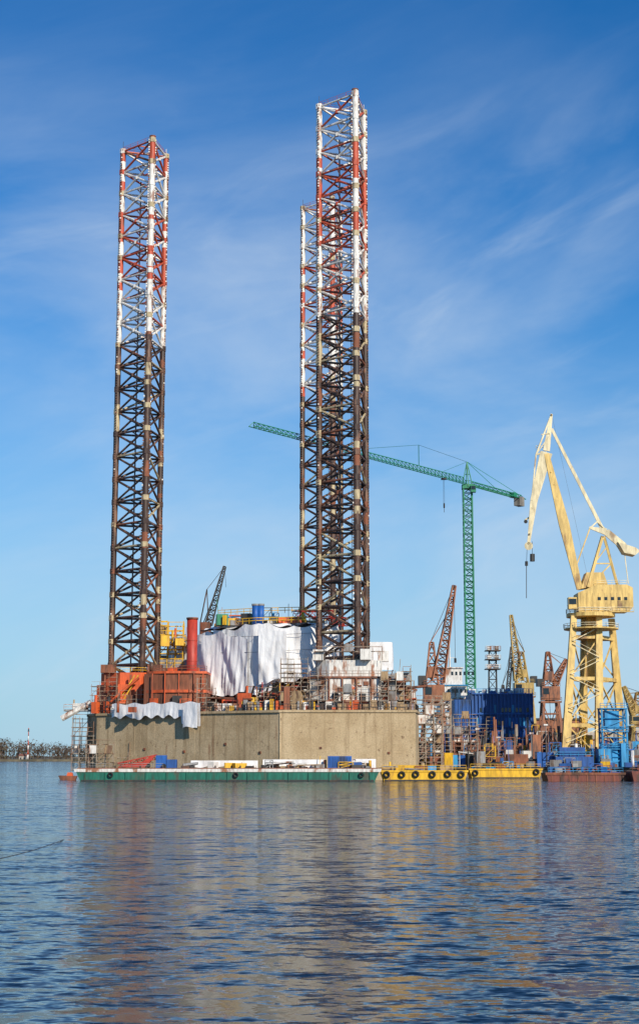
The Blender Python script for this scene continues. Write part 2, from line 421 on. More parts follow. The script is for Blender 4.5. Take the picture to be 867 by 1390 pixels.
for x in(-14.2,-13): mb.beam((x,343,33.4),(x,343,37.6),.75,'blue',12,cap=True,sm=True); mb.beam((x,343,37.6),(x,343,38),.85,'grey',12,cap=True)
mb.box(-9,-4,341,345,33.6,34.9,'orange'); mb.box(-3,1,341,345,33,34.2,'plank')
mb.lattice((-2,352,34.5),(6,348,34.5),1.6,1.8,7,.14,.1,'red')
mb.lattice((-6,352,36.5),(3,350,36.5),1.6,1.4,7,.12,.08,'red')
for x in range(-22,-4,3): mb.beam((x,350,33.6),(x,350,R.uniform(36,39)),.08,R.choice(['yellow','white','dark']),4)
mb.scaffold(-37.5,-32,364,367,24,35,'yellow',1.8,2.2,.13,.1,.2)
mb.clutter(-37,-28,360,366,30,4.5,16,['yellow','grey','orange'])
mb.box(-38,-29,364,372,DZ,27,'grey')
mb.build('roof_equipment',rig)
mb=MB()
mb.prism([(-2,322.5),(1.5,320.3),(12,320.3),(15,323),(15,338),(-2,338)],DZ,20.8,'white')
mb.prism([(-.5,324),(2,321.8),(10.5,321.8),(13,324),(13,337),(-.5,337)],20.8,24.3,'white')
mb.prism([(-2.3,322.2),(1.5,320.0),(12,320.0),(15.3,322.8),(15.3,338),(-2.3,338)],20.5,20.9,'rust')
for c in((-.3,323),(9.5,321),(13.4,327)): mb.obox((c[0],c[1],24.3),2.2,2,2.2,0,'white')
for x in(1.8,4.5,7.4,10.4): mb.box(x,x+.3,319.9,320.28,DZ,20.5,'rust')
for x in(2.6,8.2): mb.box(x,x+1.3,320.1,320.28,15,17.4,'dark')
for i in range(14):
    x=R.uniform(1.8,11); z=R.uniform(14.5,19.5); yy=320.05+i*.012; mb.box(x,x+R.uniform(.3,1.4),yy,320.27,z,z+R.uniform(.2,1.2),R.choice(['rust','orange','grey','plank']))
mb.rail([(-2,322.5),(1.5,320.2),(12,320.2),(15,323)],20.9,'tube',1.1,.06)
mb.build('jackhouse_right',rig)
mb=MB()
mb.scaffold(-8,-2.4,320,324,DZ,23,'tube',1.4,1.9,.07,.5,.6)
mb.scaffold(-13,-8.5,324,326,DZ,19.5,'tube',1.5,1.9,.07,.5,.6)
mb.scaffold(-2,1.4,318.8,320.1,DZ,22.5,'tube',1.6,2,.07,.4,.6)
mb.scaffold(3,14,318.6,319.8,DZ,19.6,'tube',2,1.8,.07,.6,.5)
mb.scaffold(12.5,18.8,319,324,DZ,23,'tube',1.5,2,.08,.45,.7)
mb.scaffold(-1,13,321.2,323,24.3,26,'tube',2,1.8,.06,.5,.4)
mb.scaffold(16,20,326,334,DZ,20,'tube',1.8,2,.08,.4,.7)
mb.clutter(-7.5,-2.5,320.5,324,DZ,8,18,['rust','white','plank','grey','rust'])
mb.clutter(13,19,320,326,DZ,8,26,['rust','orange','plank','grey','rust'])
mb.box(13.2,17.8,321,326,DZ,20.6,'rust')
mb.scaffold(-54.5,-49.8,346,350,1.5,13.4,'tube',1.5,1.9,.08,.4,.7)
mb.scaffold(-49.5,-41,337.4,339.4,1.5,7.5,'tube',1.7,1.9,.07,.5,.6)
mb.box(-57,-50.5,349,353,14.6,15.0,'grey'); mb.rail([(-57,349),(-51,349)],15.0,'white',1.1,.07)
mb.beam((-57.5,349.5,13),(-51,349.5,16.6),.7,'white',8,cap=True); mb.clutter(-56,-52,349.5,352,15,2.2,8,['white','grey','plank'])
mb.scaffold(20.5,26,330,336,1.5,16,'tube',1.8,2,.08,.4,.6)
mb.build('scaffolding',rig)
mb=MB()
mb.clutter(-46,-26,333,345,DZ,3.2,12,['rust','orange','grey','white'])
for i in range(110):
    x=R.uniform(-24,18); y=318.9+max(0,(-8-x))*.66+R.uniform(.3,2)
    mb.obox((x,y,DZ),R.uniform(.4,1.8),R.uniform(.4,1),R.uniform(.5,2.3),R.uniform(-.3,.3),R.choice(['white','grey','rust','orange','dark','plank','yellow']))
mb.box(-22,-17,327.5,330,DZ,15.6,'white')
mb.beam((-20.5,329,DZ+.7),(-12,323.4,DZ+.7),.45,'white',8,cap=True)
mb.beam((-24,333,17),(-14,326,16.4),.25,'rust',6,cap=True)
for i in range(16):
    t=i/15; x,y=along((-26,331),(-9,320),t); mb.beam((x,y,DZ),(x,y,DZ+R.uniform(1.2,2.8)),.08,'dark',3)
mb.build('deck_cargo',rig)
mb=MB()
p=E(283,848,368); q=E(305,769,368)
mb.lattice(p,q,2.4,1.6,12,.15,.1,'dark',.8,.6)
mb.beam(E(276,846,368),E(296,795,368),.14,'dark',4); mb.beam(E(281,800,368),q,.07,'dark',3); mb.beam(E(272,845,368),E(281,800,368),.2,'dark',4); mb.beam(E(281,800,368),p,.15,'dark',4)
mb.beam(E(279,845,368)-Vector((0,0,12)),E(279,845,368),1.4,'rust',12,cap=True,sm=True)
mb.beam(q,q-Vector((-.4,0,5)),.05,'cable',3)
mb.build('deck_crane_boom',rig)
# ---------------------------------------------------------------- BARGES
def hullshape(mb,x0,x1,y0,y1,z1,rake,k,kt,z0=-.8):
    mb.slab([(x0+rake,z0),(x1-rake,z0),(x1,z1),(x0,z1)],y0,y1,k)
mb=MB()
hullshape(mb,-46.6,11.4,302,309,1.75,1.2,'bargegreen','bargegreen')
mb.slab([(-46.9,1.76),(11.7,1.76),(11.9,2.35),(-47.1,2.35)],301.85,309.15,'white')
mb.box(-46.5,11.2,302.2,308.8,2.36,2.5,'rust')
for i in range(15): x=-45+i*3.9; mb.box(x,x+.12,301.78,301.99,.1,1.7,'bargegreen')
mb.box(-45.6,10.4,301.93,301.997,-.2,.28,'dark')
for i in range(12): x=-44+i*4.8; mb.beam((x,302.6,2.5),(x,302.6,2.95),.16,'dark',6,cap=True)
for x in(-40,-16,8): mb.torus((x,301.6,1.2),.4,.14,'rubber')
mb.rail([(-46,302.4),(-30,302.4)],2.46,'grey',.9,.04,2)
mb.slab([(-38,2.6),(-33.5,2.6),(-31.8,4.9),(-32.4,4.9),(-34.6,3.4),(-38,3.1)],304.5,305.8,'red')
mb.lattice((-39,305,3.0),(-31.5,305,4.6),.9,.8,6,.12,.09,'red')
mb.box(-31.6,-29.6,304,306,2.5,4.9,'blue'); mb.box(-29.5,-27.6,304,306,2.5,4.1,'navy')
mb.beam((-33,303.6,2.9),(-33,304.2,2.9),.4,'rubber',10,cap=True); mb.beam((-30,303.4,2.9),(-30,304,2.9),.4,'rubber',10,cap=True)
mb.box(1.6,6.2,304,306.4,2.5,4.75,'blue')
for i in range(15): x=1.75+i*.3; mb.box(x,x+.12,303.92,303.998,2.7,4.55,'navy')
mb.box(6.5,8.2,304,306,2.5,3.6,'navy'); mb.box(-1.5,1,304,306,2.5,3.2,'grey')
drape(mb,[(-25,306.5),(-12,306.8)],3.9,lambda t:2.7,fold=.2,nv=8,seed=31)
drape(mb,[(-11,306.5),(1,306.6)],4.1,lambda t:2.7,fold=.2,nv=8,seed=33)
drape(mb,[(6,308),(11,308)],4.2,lambda t:2.7,fold=.2,nv=8,seed=35)
mb.clutter(-27,10,303.5,307.5,2.5,1.6,40,['grey','white','rust','yellow','plank','dark'])
mb.build('green_barge')
def ypontoon(x0,x1,y0,y1,z1,tyres,seed):
    mb=MB(); hullshape(mb,x0,x1,y0,y1,z1,.8,'yellow','yellow',-.6)
    mb.box(x0+.1,x1-.1,y0+.1,y1-.1,z1+.002,z1+.05,'plank')
    mb.box(x0-.1,x1+.1,y0-.12,y0-.005,z1-.25,z1+.1,'yellow')
    mb.box(x0+.7,x1-.7,y0-.06,y0-.004,-.1,.25,'dark')
    for i in range(tyres):
        x=x0+1.5+(x1-x0-3)*i/(tyres-1)+R.uniform(-.4,.4); mb.torus((x,y0-.3,z1-.75+R.uniform(-.12,.12)),.5,.2,'rubber')
    mb.rail([(x0+.3,y0+.3),(x1-.3,y0+.3)],z1+.05,'yellow',1.0,.05,2)
    mb.clutter(x0+1,x1-3,y0+1.5,y1-1,z1+.05,1.7,16,['yellow','rust','grey','plank','dark','lblue'])
    mb.build('yellow_pontoon')
ypontoon(11.9,28.8,306,313,1.95,6,1)
ypontoon(32.4,48.2,341,349,2.0,2,2)
mb=MB()
hullshape(mb,43.6,58.6,303,311,1.5,.5,'pontoonred','pontoonred')
mb.box(43.4,58.8,302.85,302.998,1.2,1.65,'rust')
for i in range(9): x=44.5+i*1.7; mb.box(x,x+.15,302.9,302.995,-.1,1.15,'rust')
mb.rail([(44,303.3),(58.4,303.3)],1.5,'lblue',1,.05)
mb.box(44.5,47,305,308,1.5,2.7,'navy'); mb.clutter(44,56,304.5,309,1.5,1.8,18,['navy','blue','rust','grey','pontoonred','dark'])
mb.build('rusty_pontoon')
mb=MB()
hullshape(mb,59.4,75,300,310,1.9,.5,'pontoonred','pontoonred')
mb.rail([(59.6,300.3),(75,300.3)],1.9,'rust',1,.05); mb.clutter(60,74,302,308,1.9,2,16,['rust','dark','pontoonred'])
mb.build('rusty_pontoon')
mb=MB()
o=E(94,1052,318)
mb.slab([(o.x-1.6,0),(o.x+1.4,0),(o.x+1.7,.8),(o.x-2.0,.9)],317,318.4,'rust'); mb.slab([(o.x-.4,.8),(o.x+.9,.8),(o.x+.7,1.5),(o.x-.2,1.5)],317.3,318.1,'orange')
mb.build('red_workboat')
# ---------------------------------------------------------------- QUAY
mb=MB()
mb.prism([(24,372),(420,352),(420,1200),(60,1200),(24,420)],-4,2.2,'concrete')
mb.beam((24,371.8,1.9),(420,351.8,1.9),.35,'dark',6)
for i in range(40):
    t=i/60; x=24+396*t; y=372-20*t; mb.beam((x,y-.4,-.5),(x,y-.4,1.8),.3,'rubber',8,cap=True)
mb.build('shipyard_quay')
mb=MB()
mb.clutter(26,110,374,392,2.2,6,220,['rust','dark','navy','grey','lblue','craner','yellow','white','dark','blue'])
mb.clutter(26,60,395,428,2.2,10,140,['rust','dark','navy','grey','craner','dark','white'])
mb.clutter(44,70,395,426,2.2,13,60,['rust','grey','craner','lblue','tube','yellow'])
mb.clutter(60,120,420,470,2.2,11,110,['rust','dark','navy','grey','craner','lblue'])
mb.scaffold(23.5,32,380,386,2.2,19,'tube',2,2,.1,.4,.6)
mb.scaffold(33,50,385,389,2.2,8,'craner',2,2,.1,.5,.5)
mb.scaffold(34,40,396,400,2.2,14,'tube',2,2,.1,.5,.5)
mb.scaffold(56,75,378,382,2.2,6.5,'lblue',2,2,.09,.5,.4)
mb.box(31,33,376,379,2.2,5,'lblue'); mb.box(45,50,377,380,2.2,5.2,'rust'); mb.box(52,56,376,380,2.2,5.6,'blue')
for x,zz in((38,11),(43,9),(51,10),(54.5,12),(78,13),(83,10)):
    mb.beam((x,378,2.2),(x,378,zz),.12,'grey',6); mb.box(x-.5,x+.5,377.7,378.3,zz,zz+.35,'white')
mb.build('quayside_stores')
mb=MB()
Yb=430; a=E(641,1020,Yb); b=E(722,941,Yb)
mb.box(a.x,b.x,Yb,Yb+18,2.2,b.z,'navy')
n=17
for i in range(n+1):
    x=a.x+(b.x-a.x)*i/n; mb.box(x-.12,x+.12,Yb-.45,Yb-.004,2.5,b.z+ (1.2 if i%4==0 else .2),'navy')
for z in(5.5,9,12.5,16,b.z-.3): mb.box(a.x-.1,b.x+.1,Yb-.6,Yb-.46,z,z+.28,'lblue' if z<10 else 'blue')
for i in range(n):
    for z in(5.9,9.4,12.9,16.4):
        q=R.random(); x=a.x+(b.x-a.x)*i/n
        if q<.5: mb.box(x+.2,x+.8,Yb-.2,Yb-.004,z,z+2.2,R.choice(['blue','lblue','blue']))
        elif q<.7: mb.box(x+.2,x+.9,Yb-.1,Yb-.004,z+.3,z+1.4,'glass')
mb.scaffold(a.x+1,a.x+6,Yb-4,Yb-1.5,2.2,14,'tube',2,2,.09,.5,.5)
mb.rail([(a.x,Yb),(b.x,Yb)],b.z,'lblue',1.2,.08); mb.clutter(a.x,b.x-2,Yb+1,Yb+12,b.z,2.2,16,['lblue','navy','white','grey'])
mb.box(a.x-5,a.x-.5,Yb-2,Yb+12,2.2,b.z-1.8,'navy')
for i in range(5): mb.box(a.x-4.8+i*1,a.x-4.6+i*1,Yb-2.2,Yb-2.004,2.4,b.z-1.8,'blue')
mb.build('blue_ship_section')
mb=MB()
Ys=470
x0=E(594,905,Ys).x;x1=E(628,905,Ys).x;zt=E(0,905,Ys).z
for i,(w,z0,z1) in enumerate(((0,8,14),(.6,14,18),(1.2,18,22),(1.8,22,26),(3,26,zt))):
    mb.box(x0+w*.6,x1+3-w,Ys+w,Ys+16,z0,z1-.3,'white'); mb.box(x0+w*.6-.4,x1+3.4-w,Ys+w-.4,Ys+16,z1-.3,z1,'lblue' if i%2 else 'white')
    for j in range(6): xx=x0+1.2+w+j*1.25; mb.box(xx,xx+.65,Ys+w-.05,Ys+w-.003,z1-2.4,z1-1.3,'glass')
mb.box(x0-3,x1+12,Ys-.5,Ys+18,2.2,8,'navy'); mb.beam((x0+4,Ys+5,zt),(x0+4,Ys+5,zt+6),.25,'white',6); mb.beam((x0+2.5,Ys+5,zt+3),(x0+5.5,Ys+5,zt+3),.12,'white',4)
mb.build('moored_ship')
mb=MB()
p=E(668,1000,455);q=E(668,884,455); p.z=2.2
mb.lattice(p,q,2.8,2.8,12,.16,.1,'dark',2,2)
for v in(884,896,909): c=E(668,v,455); mb.box(c.x-2.2,c.x+2.2,453,457,c.z,c.z+.25,'dark'); mb.rail([(c.x-2.2,453),(c.x+2.2,453)],c.z+.25,'white',1.1,.09); mb.box(c.x-1.7,c.x-.5,453.2,454,c.z+.3,c.z+1.4,'white'); mb.box(c.x+.4,c.x+1.6,453.2,454,c.z+.3,c.z+1.4,'grey')
mb.build('floodlight_mast')
# ---------------------------------------------------------------- GREEN TOWER CRANE
cr=empty('tower_crane')
mx,my=46.5,480.; jz=E(634,657,my).z; ap=E(636,627,my).z
mb=MB(); mb.lattice((mx,my,2.2),(mx,my,jz-1),2.7,2.7,46,.26,.15,'green'); mb.box(mx-3,mx+3,my-3,my+3,2.2,4,'concrete'); mb.build('mast',cr)
tip=E(341,578,393); tip.z=jz
d=(tip-Vector((mx,my,jz))); d.z=0; L=d.length; d.normalize(); s=Vector((-d.y,d.x,0))
def trijib(mb,p0,p1,w,h,n,rc,rb,k,h2=None):
    for i in range(n):
        a=p0.lerp(p1,i/n); b=p0.lerp(p1,(i+1)/n); m=(a+b)/2
        ha=h+((h2 or h)-h)*i/n
        T0=a-(b-a)/2+Vector((0,0,ha)); T1=m+Vector((0,0,ha))
        for sg in(1,-1):
            mb.beam(a+s*sg*w/2,b+s*sg*w/2,rc,k); mb.beam(a+s*sg*w/2,T1,rb,k,3); mb.beam(b+s*sg*w/2,T1,rb,k,3)
        if i: mb.beam(T0,T1,rc,k)
        mb.beam(a-s*w/2,a+s*w/2,rb,k,3); mb.beam(a-s*w/2,b+s*w/2,rb,k,3)
top=Vector((mx,my,jz))
mb=MB(); trijib(mb,top+d*1.5,top+d*L,1.6,1.8,52,.14,.09,'green',1.2)
trol=top+d*14; mb.box(trol.x-.8,trol.x+.8,trol.y-.8,trol.y+.8,jz-.6,jz-.2,'dark')
for o in(-.15,.15): mb.beam(trol+Vector((o,0,-.6)),trol+Vector((o,0,-8)),.05,'cable',3)
mb.beam(trol+Vector((0,0,-8)),trol+Vector((0,0,-9.4)),.28,'dark',6,cap=True); mb.beam(trol+Vector((0,0,-9.4)),trol+Vector((0,0,-10.8)),.1,'dark',4)
mb.build('jib',cr)
mb=MB(); c2=Vector((68.0,510,jz)); dc=(c2-top).normalized()
trijib(mb,top-d*1,c2,1.8,1.2,12,.2,.1,'green')
sb=c2-dc*3; mb.obox((sb.x,sb.y,jz-2.6),3.2,2.2,3.0,math.atan2(dc.y,dc.x),'concrete'); mb.obox((sb.x-dc.x*4,sb.y-dc.y*4,jz-.3),2.2,1.8,1.6,math.atan2(dc.y,dc.x),'green')
mb.build('counter_jib',cr)
mb=MB()
A0=Vector((mx,my,ap))
for sg in(1,-1):
    for q in(1,-1): mb.beam(top+s*sg*1.2+d*q*1.3-Vector((0,0,1)),A0,.17,'green')
for t in(.25,.5,.75):
    w=1.2*(1-t); z=jz-1+(ap-jz+1)*t; mb.beam((mx-w,my-w,z),(mx+w,my+w,z),.09,'green',3); mb.beam((mx-w,my+w,z),(mx+w,my-w,z),.09,'green',3)
mb.beam(A0,top+d*28+Vector((0,0,8.0)),.06,'green',3); mb.beam(top+d*28+Vector((0,0,8)),top+d*28+Vector((0,0,1.8)),.14,'green',3); mb.beam(top+d*28+Vector((0,0,8)),top+d*58+Vector((0,0,2)),.06,'green',3)
mb.beam(A0,top+d*14+Vector((0,0,2)),.06,'green',3)
for t in(.5,.95): mb.beam(A0,top.lerp(c2,t)+Vector((0,0,1)),.1,'green',3)
mb.obox((mx+1.6,my-2,jz-3),1.6,1.8,2.2,0,'green'); mb.obox((mx+1.6,my-2.95,jz-2.2),1.3,.1,1.1,0,'glass')
mb.prism([(mx-1.7,my-1.7),(mx+1.7,my-1.7),(mx+1.7,my+1.7),(mx-1.7,my+1.7)],jz-1.6,jz-.2,'green')
mb.build('tower_top',cr)
# ---------------------------------------------------------------- YELLOW LEVEL-LUFFING CRANE
yc=empty('level_luffing_harbour_crane')
Y0=400
def P(u,v,dy=0): return E(u,v,Y0+dy)
def tap(mb,p,q,w0,d0,w1,d1,k,ax=Vector((0,1,0))):
    p=Vector(p);q=Vector(q);dr=(q-p).normalized(); a=dr.cross(ax).normalized(); b=a.cross(dr).normalized(); o=len(mb.v)
    for c,w,dd in((p,w0,d0),(q,w1,d1)):
        for sx,sy in((-1,-1),(1,-1),(1,1),(-1,1)): mb.v.append(c+a*sx*w/2+b*sy*dd/2)
    for i in range(4):
        j=(i+1)%4; mb.face((o+i,o+j,o+4+j,o+4+i),k)
    mb.face((o+3,o+2,o+1,o),k); mb.face((o+4,o+5,o+6,o+7),k)
mb=MB()
zt=P(0,838).z
feet=[(766,-7),(812,-7),(790,8),(845,8)]
tops=[(778,-3),(812,-3),(792,4),(829,4)]
FB=[];FT=[]
for (u,dy),(u2,dy2) in zip(feet,tops):
    a=P(u,1003,dy); a.z=2.2+2.4; b=P(u2,838,dy2); b.z=zt; FB.append(a);FT.append(b)
    tap(mb,a,b,2.1,2.0,1.5,1.6,'cream')
    mb.obox((a.x,a.y,2.2),4.5,2,2.4,0,'navy')
    for k in(-1.5,-.5,.5,1.5): mb.beam((a.x+k,a.y-1.1,2.75),(a.x+k,a.y+1.1,2.75),.45,'dark',10,cap=True)
def lv(i,t): return FB[i].lerp(FT[i],t)
for t in(.22,.55,.85):
    for i,j in((0,1),(1,3),(3,2),(2,0)): tap(mb,lv(i,t),lv(j,t),.9,.8,.9,.8,'cream')
for i,j in((0,1),(1,3),(3,2),(2,0)):
    mb.beam(lv(i,.22),lv(j,.55),.27,'cream',4); mb.beam(lv(j,.22),lv(i,.55),.27,'cream',4)
    mb.beam(lv(i,.55),lv(j,.85),.23,'cream',4); mb.beam(lv(i,.22),lv(j,0),.23,'cream',4)
cc=(P(803,900).x,Y0,0); mb.beam((cc[0],Y0,22),(cc[0],Y0,zt),1.3,'cream',14,cap=True,sm=True)
for i in range(7):
    t=.1+i*.12; a=lv(0,t);b=lv(1,t+.1)
    if i%2: a,b=lv(1,t),lv(0,t+.1)
    mb.beam(a-Vector((0,1.2,0)),b-Vector((0,1.2,0)),.14,'creamw',4); mb.beam(a-Vector((0,1.2,-1)),b-Vector((0,1.2,-1)),.06,'creamw',4)
mb.box(P(762,0+990).x-1.5,P(850,990).x+1.5,390,410,2.25,2.6,'navy')
mb.box(P(764,1010).x,P(800,1010).x,389,392,3.0,6.5,'navy'); mb.clutter(P(760,1010).x,P(838,1010).x,386,396,2.6,4,30,['navy','blue','dark','rust','lblue'])
c=cc[0]; pl=[(c+6.3*math.cos(t*math.pi/8),Y0+6.3*math.sin(t*math.pi/8)) for t in range(16)]
mb.prism(pl,zt,zt+.9,'cream'); mb.rail([p for p in pl]+[pl[0]],zt+.9,'creamw',1.1,.07)
mb.prism([(c+(x-c)*1.12,Y0+(y-Y0)*1.12) for x,y in pl],zt-3.2,zt-2.9,'cream'); mb.rail([(c+(x-c)*1.12,Y0+(y-Y0)*1.12) for x,y in pl]+[(c+6.3*1.12,Y0)],zt-2.9,'creamw',1.1,.07)
mb.build('portal',yc)
mb=MB()
z0=zt+1.3; z1=P(0,797).z
xa=P(781,815).x; xb=P(855,815).x
mb.beam((c,Y0,zt+.9),(c,Y0,z0),3,'dark',16,cap=True)
mb.slab([(xa,z0),(xb-1,z0),(xb,z0+1.2),(xb,z1-.5),(xb-1.5,z1+.3),(xa+5,z1+.3),(xa,z1-1.8)],Y0-3.6,Y0+3.6,'cream')
mb.slab([(xa+1,z1-.6),(xa+8,z1+.31),(xa+7,z1+3.6),(xa+2.6,z1+3.6)],Y0-2.2,Y0+2.2,'cream')
for i in range(5): x=xa+5+i*1.7; mb.box(x,x+.8,Y0-3.66,Y0-3.604,z0+2.8,z0+3.6,'glass')
for i in range(9): x=xa+.6+i*1.55; mb.box(x,x+.07,Y0-3.64,Y0-3.605,z0+.2,z1-1.9,'craney')
mb.box(xb-4,xb-1.2,Y0-3.7,Y0-3.604,z0+.8,z0+2.7,'craney')
mb.box(xa-2.4,xa-.1,Y0-3.2,Y0-.8,z0+.6,z0+3.6,'cream'); mb.box(xa-2.3,xa-.4,Y0-3.28,Y0-3.204,z0+1.8,z0+3.2,'glass'); mb.box(xa-2.48,xa-2.404,Y0-3,Y0-1,z0+1.6,z0+3.2,'glass')
mb.rail([(xa,Y0-3.9),(xb,Y0-3.9)],z0-.1,'creamw',1.1,.07); mb.rail([(xa+5,Y0-3.4),(xb-1.5,Y0-3.4)],z1+.3,'creamw',1.1,.06)
mb.box(xa,xb,Y0-4.1,Y0-3.604,z0-.3,z0-.1,'cream')
mb.build('machine_house',yc)
mb=MB()
for dy in(-1.7,1.7):
    tap(mb,P(786,800,dy),P(765,712,dy*.85),1.5,.7,2.7,.7,'cream'); tap(mb,P(765,712,dy*.85),P(741,616,dy*.6),2.7,.7,1.3,.6,'cream')
for i in range(11):
    t=.05+i*.09; u=786+(741-786)*t; v=800+(616-800)*t; mb.beam(P(u,v,-1.6+.7*t),P(u,v,1.6-.7*t),.28,'cream',4)
    if i<10:
        t2=t+.09; mb.beam(P(u,v,-1.6),P(786-45*t2,800-184*t2,1.5),.15,'cream',4)
mb.build('main_boom',yc)
mb=MB()
for dy in(-1.1,1.1):
    tap(mb,P(741,614,dy),P(724,680,dy*.8),3.2,.4,1.9,.35,'creamw'); tap(mb,P(724,680,dy*.8),P(717,737,dy*.5),1.9,.35,.7,.3,'creamw')
    tap(mb,P(741,612,dy),P(748,562,dy*.5),1.8,.4,.6,.3,'creamw')
    mb.beam(P(748,562,dy*.5),P(727,617,dy),.28,'creamw',4); mb.beam(P(727,617,dy),P(716,735,dy*.5),.26,'creamw',4); mb.beam(P(727,617,dy),P(741,614,dy),.3,'creamw',4)
    mb.beam(P(734,590,dy*.8),P(745,588,dy),.2,'creamw',4); mb.beam(P(727,617,dy),P(745,592,dy),.2,'creamw',4)
for u,v in((748,563),(745,590),(727,617),(724,650),(721,690),(718,725),(717,737)): mb.beam(P(u,v,-1.1),P(u,v,1.1),.26,'creamw',4)
mb.beam(P(717,741,-.8),P(717,741,.8),1.1,'creamw',12,cap=True); mb.beam(P(713,708,-.9),P(713,708,.9),.5,'dark',10,cap=True)
mb.beam(P(712,706),P(722,700),.3,'creamw',4); mb.rail([P(727,610)[:2],P(741,610)[:2]],P(0,610).z,'creamw',1,.07)
mb.build('fly_jib',yc)
mb=MB()
for dy in(-.8,.8): tap(mb,P(748,582,dy),P(819,722,dy),.75,.35,.9,.35,'creamw')
for i in range(12):
    t=i/11; mb.beam(P(748+71*t,582+140*t,-.8),P(748+71*t,582+140*t,.8),.12,'creamw',4)
mb.build('tie_rod',yc)
mb=MB()
for dy in(-2.2,2.2):
    mb.beam(P(797,797,dy),P(817,728,dy*.6),.5,'cream',4); mb.beam(P(838,797,dy),P(819,728,dy*.6),.4,'cream',4)
    mb.beam(P(797,797,dy),P(829,765,dy*.8),.22,'cream',4); mb.beam(P(806,765,dy*.8),P(829,765,dy*.8),.22,'cream',4); mb.beam(P(806,765,dy*.8),P(823,742,dy*.7),.18,'cream',4)
    tap(mb,P(799,716,dy*.5),P(822,722,dy*.5),.5,.4,1.8,.5,'creamw'); tap(mb,P(822,722,dy*.5),P(846,742,dy*.5),1.8,.5,2,.5,'creamw')
    mb.beam(P(800,717,dy*.5),P(779,775,dy*.5),.22,'cream',4); mb.beam(P(810,708,dy*.5),P(800,717,dy*.5),.25,'creamw',4); mb.beam(P(810,708,dy*.5),P(840,736,dy*.5),.22,'creamw',4)
    mb.beam(P(846,744,dy*.5),P(852,792,dy*.5),.15,'creamw',4)
a=P(852,746); mb.slab([(a.x-3,a.z+1.8),(a.x+1.5,a.z+.3),(a.x+2.7,a.z-.6),(a.x+1.4,a.z-1.7),(a.x-1.4,a.z-1.1)],Y0-2,Y0+2,'creamw')
for u,v in((818,728),(806,765),(829,765),(838,796)): mb.beam(P(u,v,-1.9),P(u,v,1.9),.25,'cream',4)
mb.build('a_frame_counterweight',yc)
mb=MB()
for dy in(-.4,.4):
    mb.beam(P(715,742,dy),P(714,766,dy),.07,'cable',3); mb.beam(P(722,735,dy),P(722,753,dy),.07,'cable',3); mb.beam(P(748,562,dy),P(800,797,dy),.03,'cable',3); mb.beam(P(748,565,dy),P(717,741,dy),.05,'cable',3)
mb.beam(P(722,752),P(722,762),.65,'dark',8,cap=True); mb.beam(P(714,765),P(714,812),.12,'dark',4)
mb.beam(P(714,762),P(714,768),.4,'dark',8,cap=True)
mb.build('hooks_and_ropes',yc)
# ---------------------------------------------------------------- OLD CRANES
def oldcrane(u,vb,vt,ubt,vbt,Y,k,name='rusty_portal_crane',k2=None,w=30,bw=1):
    mb=MB(); s1=Y/2134.0
    c=E(u,vb,Y); ct=E(u,vt,Y); W=w*s1/2
    for sx in(-1,1):
        for sy in(-1,1): mb.beam((c.x+sx*W*1.15,Y+sy*4,2.2),(c.x+sx*W*.7,Y+sy*2.5,c.z),.55,k,4)
    for zz in(.35,.8):
        z=2.2+(c.z-2.2)*zz; ww=W*(1.15-.45*zz)
        for sy in(-1,1): mb.beam((c.x-ww,Y+sy*3,z),(c.x+ww,Y+sy*3,z),.3,k,4)
        for sx in(-1,1): mb.beam((c.x+sx*ww,Y-3,z),(c.x+sx*ww,Y+3,z),.3,k,4)
    for sy in(-1,1): mb.beam((c.x-W*1.1,Y+sy*3.6,3),(c.x+W*.8,Y+sy*3,c.z-1),.2,k,4); mb.beam((c.x+W*1.1,Y+sy*3.6,3),(c.x-W*.8,Y+sy*3,c.z-1),.2,k,4)
    h=ct.z-c.z
    mb.box(c.x-W,c.x+W,Y-3,Y+3,c.z-.5,c.z,k); mb.box(c.x-W*.85,c.x+W*.9,Y-2.4,Y+2.4,c.z+.3,c.z+h*.3,k)
    mb.beam((c.x,Y,c.z),(c.x,Y,c.z+.3),1.6,'dark',10)
    zb=c.z+h*.3
    mb.lattice((c.x-W*.1,Y,zb),(c.x-W*.1,Y,ct.z),W*1.1,3,4,.28,.18,k,W*.3,1)
    mb.box(c.x-W*.5,c.x+W*.3,Y-1.6,Y+1.6,zb+h*.12,zb+h*.3,k2 or k)
    mb.box(c.x-W*.75,c.x-W*.2,Y-2.5,Y-2.404,c.z+h*.14,c.z+h*.26,'glass'); mb.rail([(c.x-W,Y-3),(c.x+W,Y-3)],c.z,k,1.1,.08); mb.rail([(c.x-W*.85,Y-2.4),(c.x+W*.9,Y-2.4)],zb,k,1.1,.08)
    tp=E(ubt,vbt,Y); sg=1 if tp.x>c.x else -1
    base=Vector((c.x+sg*W*.4,Y,c.z+h*.35)); at=Vector((c.x-sg*W*.2,Y,ct.z))
    mb.lattice(base,tp,3.2*bw,2.4*bw,14,.26,.15,k,.9,.8)
    for sy in(-1,1):
        mb.beam(at+Vector((0,sy*.5,0)),base.lerp(tp,.75),.12,k,3)
    mb.box(c.x-sg*W*.95-1,c.x-sg*W*.95+1,Y-1.8,Y+1.8,c.z+h*.3,c.z+h*.45,'dark')
    mb.beam(at,tp,.08,'cable',3); mb.beam(tp,tp-Vector((0,0,h*1.2)),.07,'cable',3); b=tp-Vector((0,0,h*1.2)); mb.beam(b,b-Vector((0,0,1.2)),.35,'dark',6,cap=True)
    mb.build(name)
oldcrane(588,955,872,616,795,410,'craner',w=32,bw=1.3)
oldcrane(710,945,885,693,835,520,'craney','ochre_portal_crane',w=30,bw=1.2)
oldcrane(746,952,885,768,895,480,'craner',w=28)
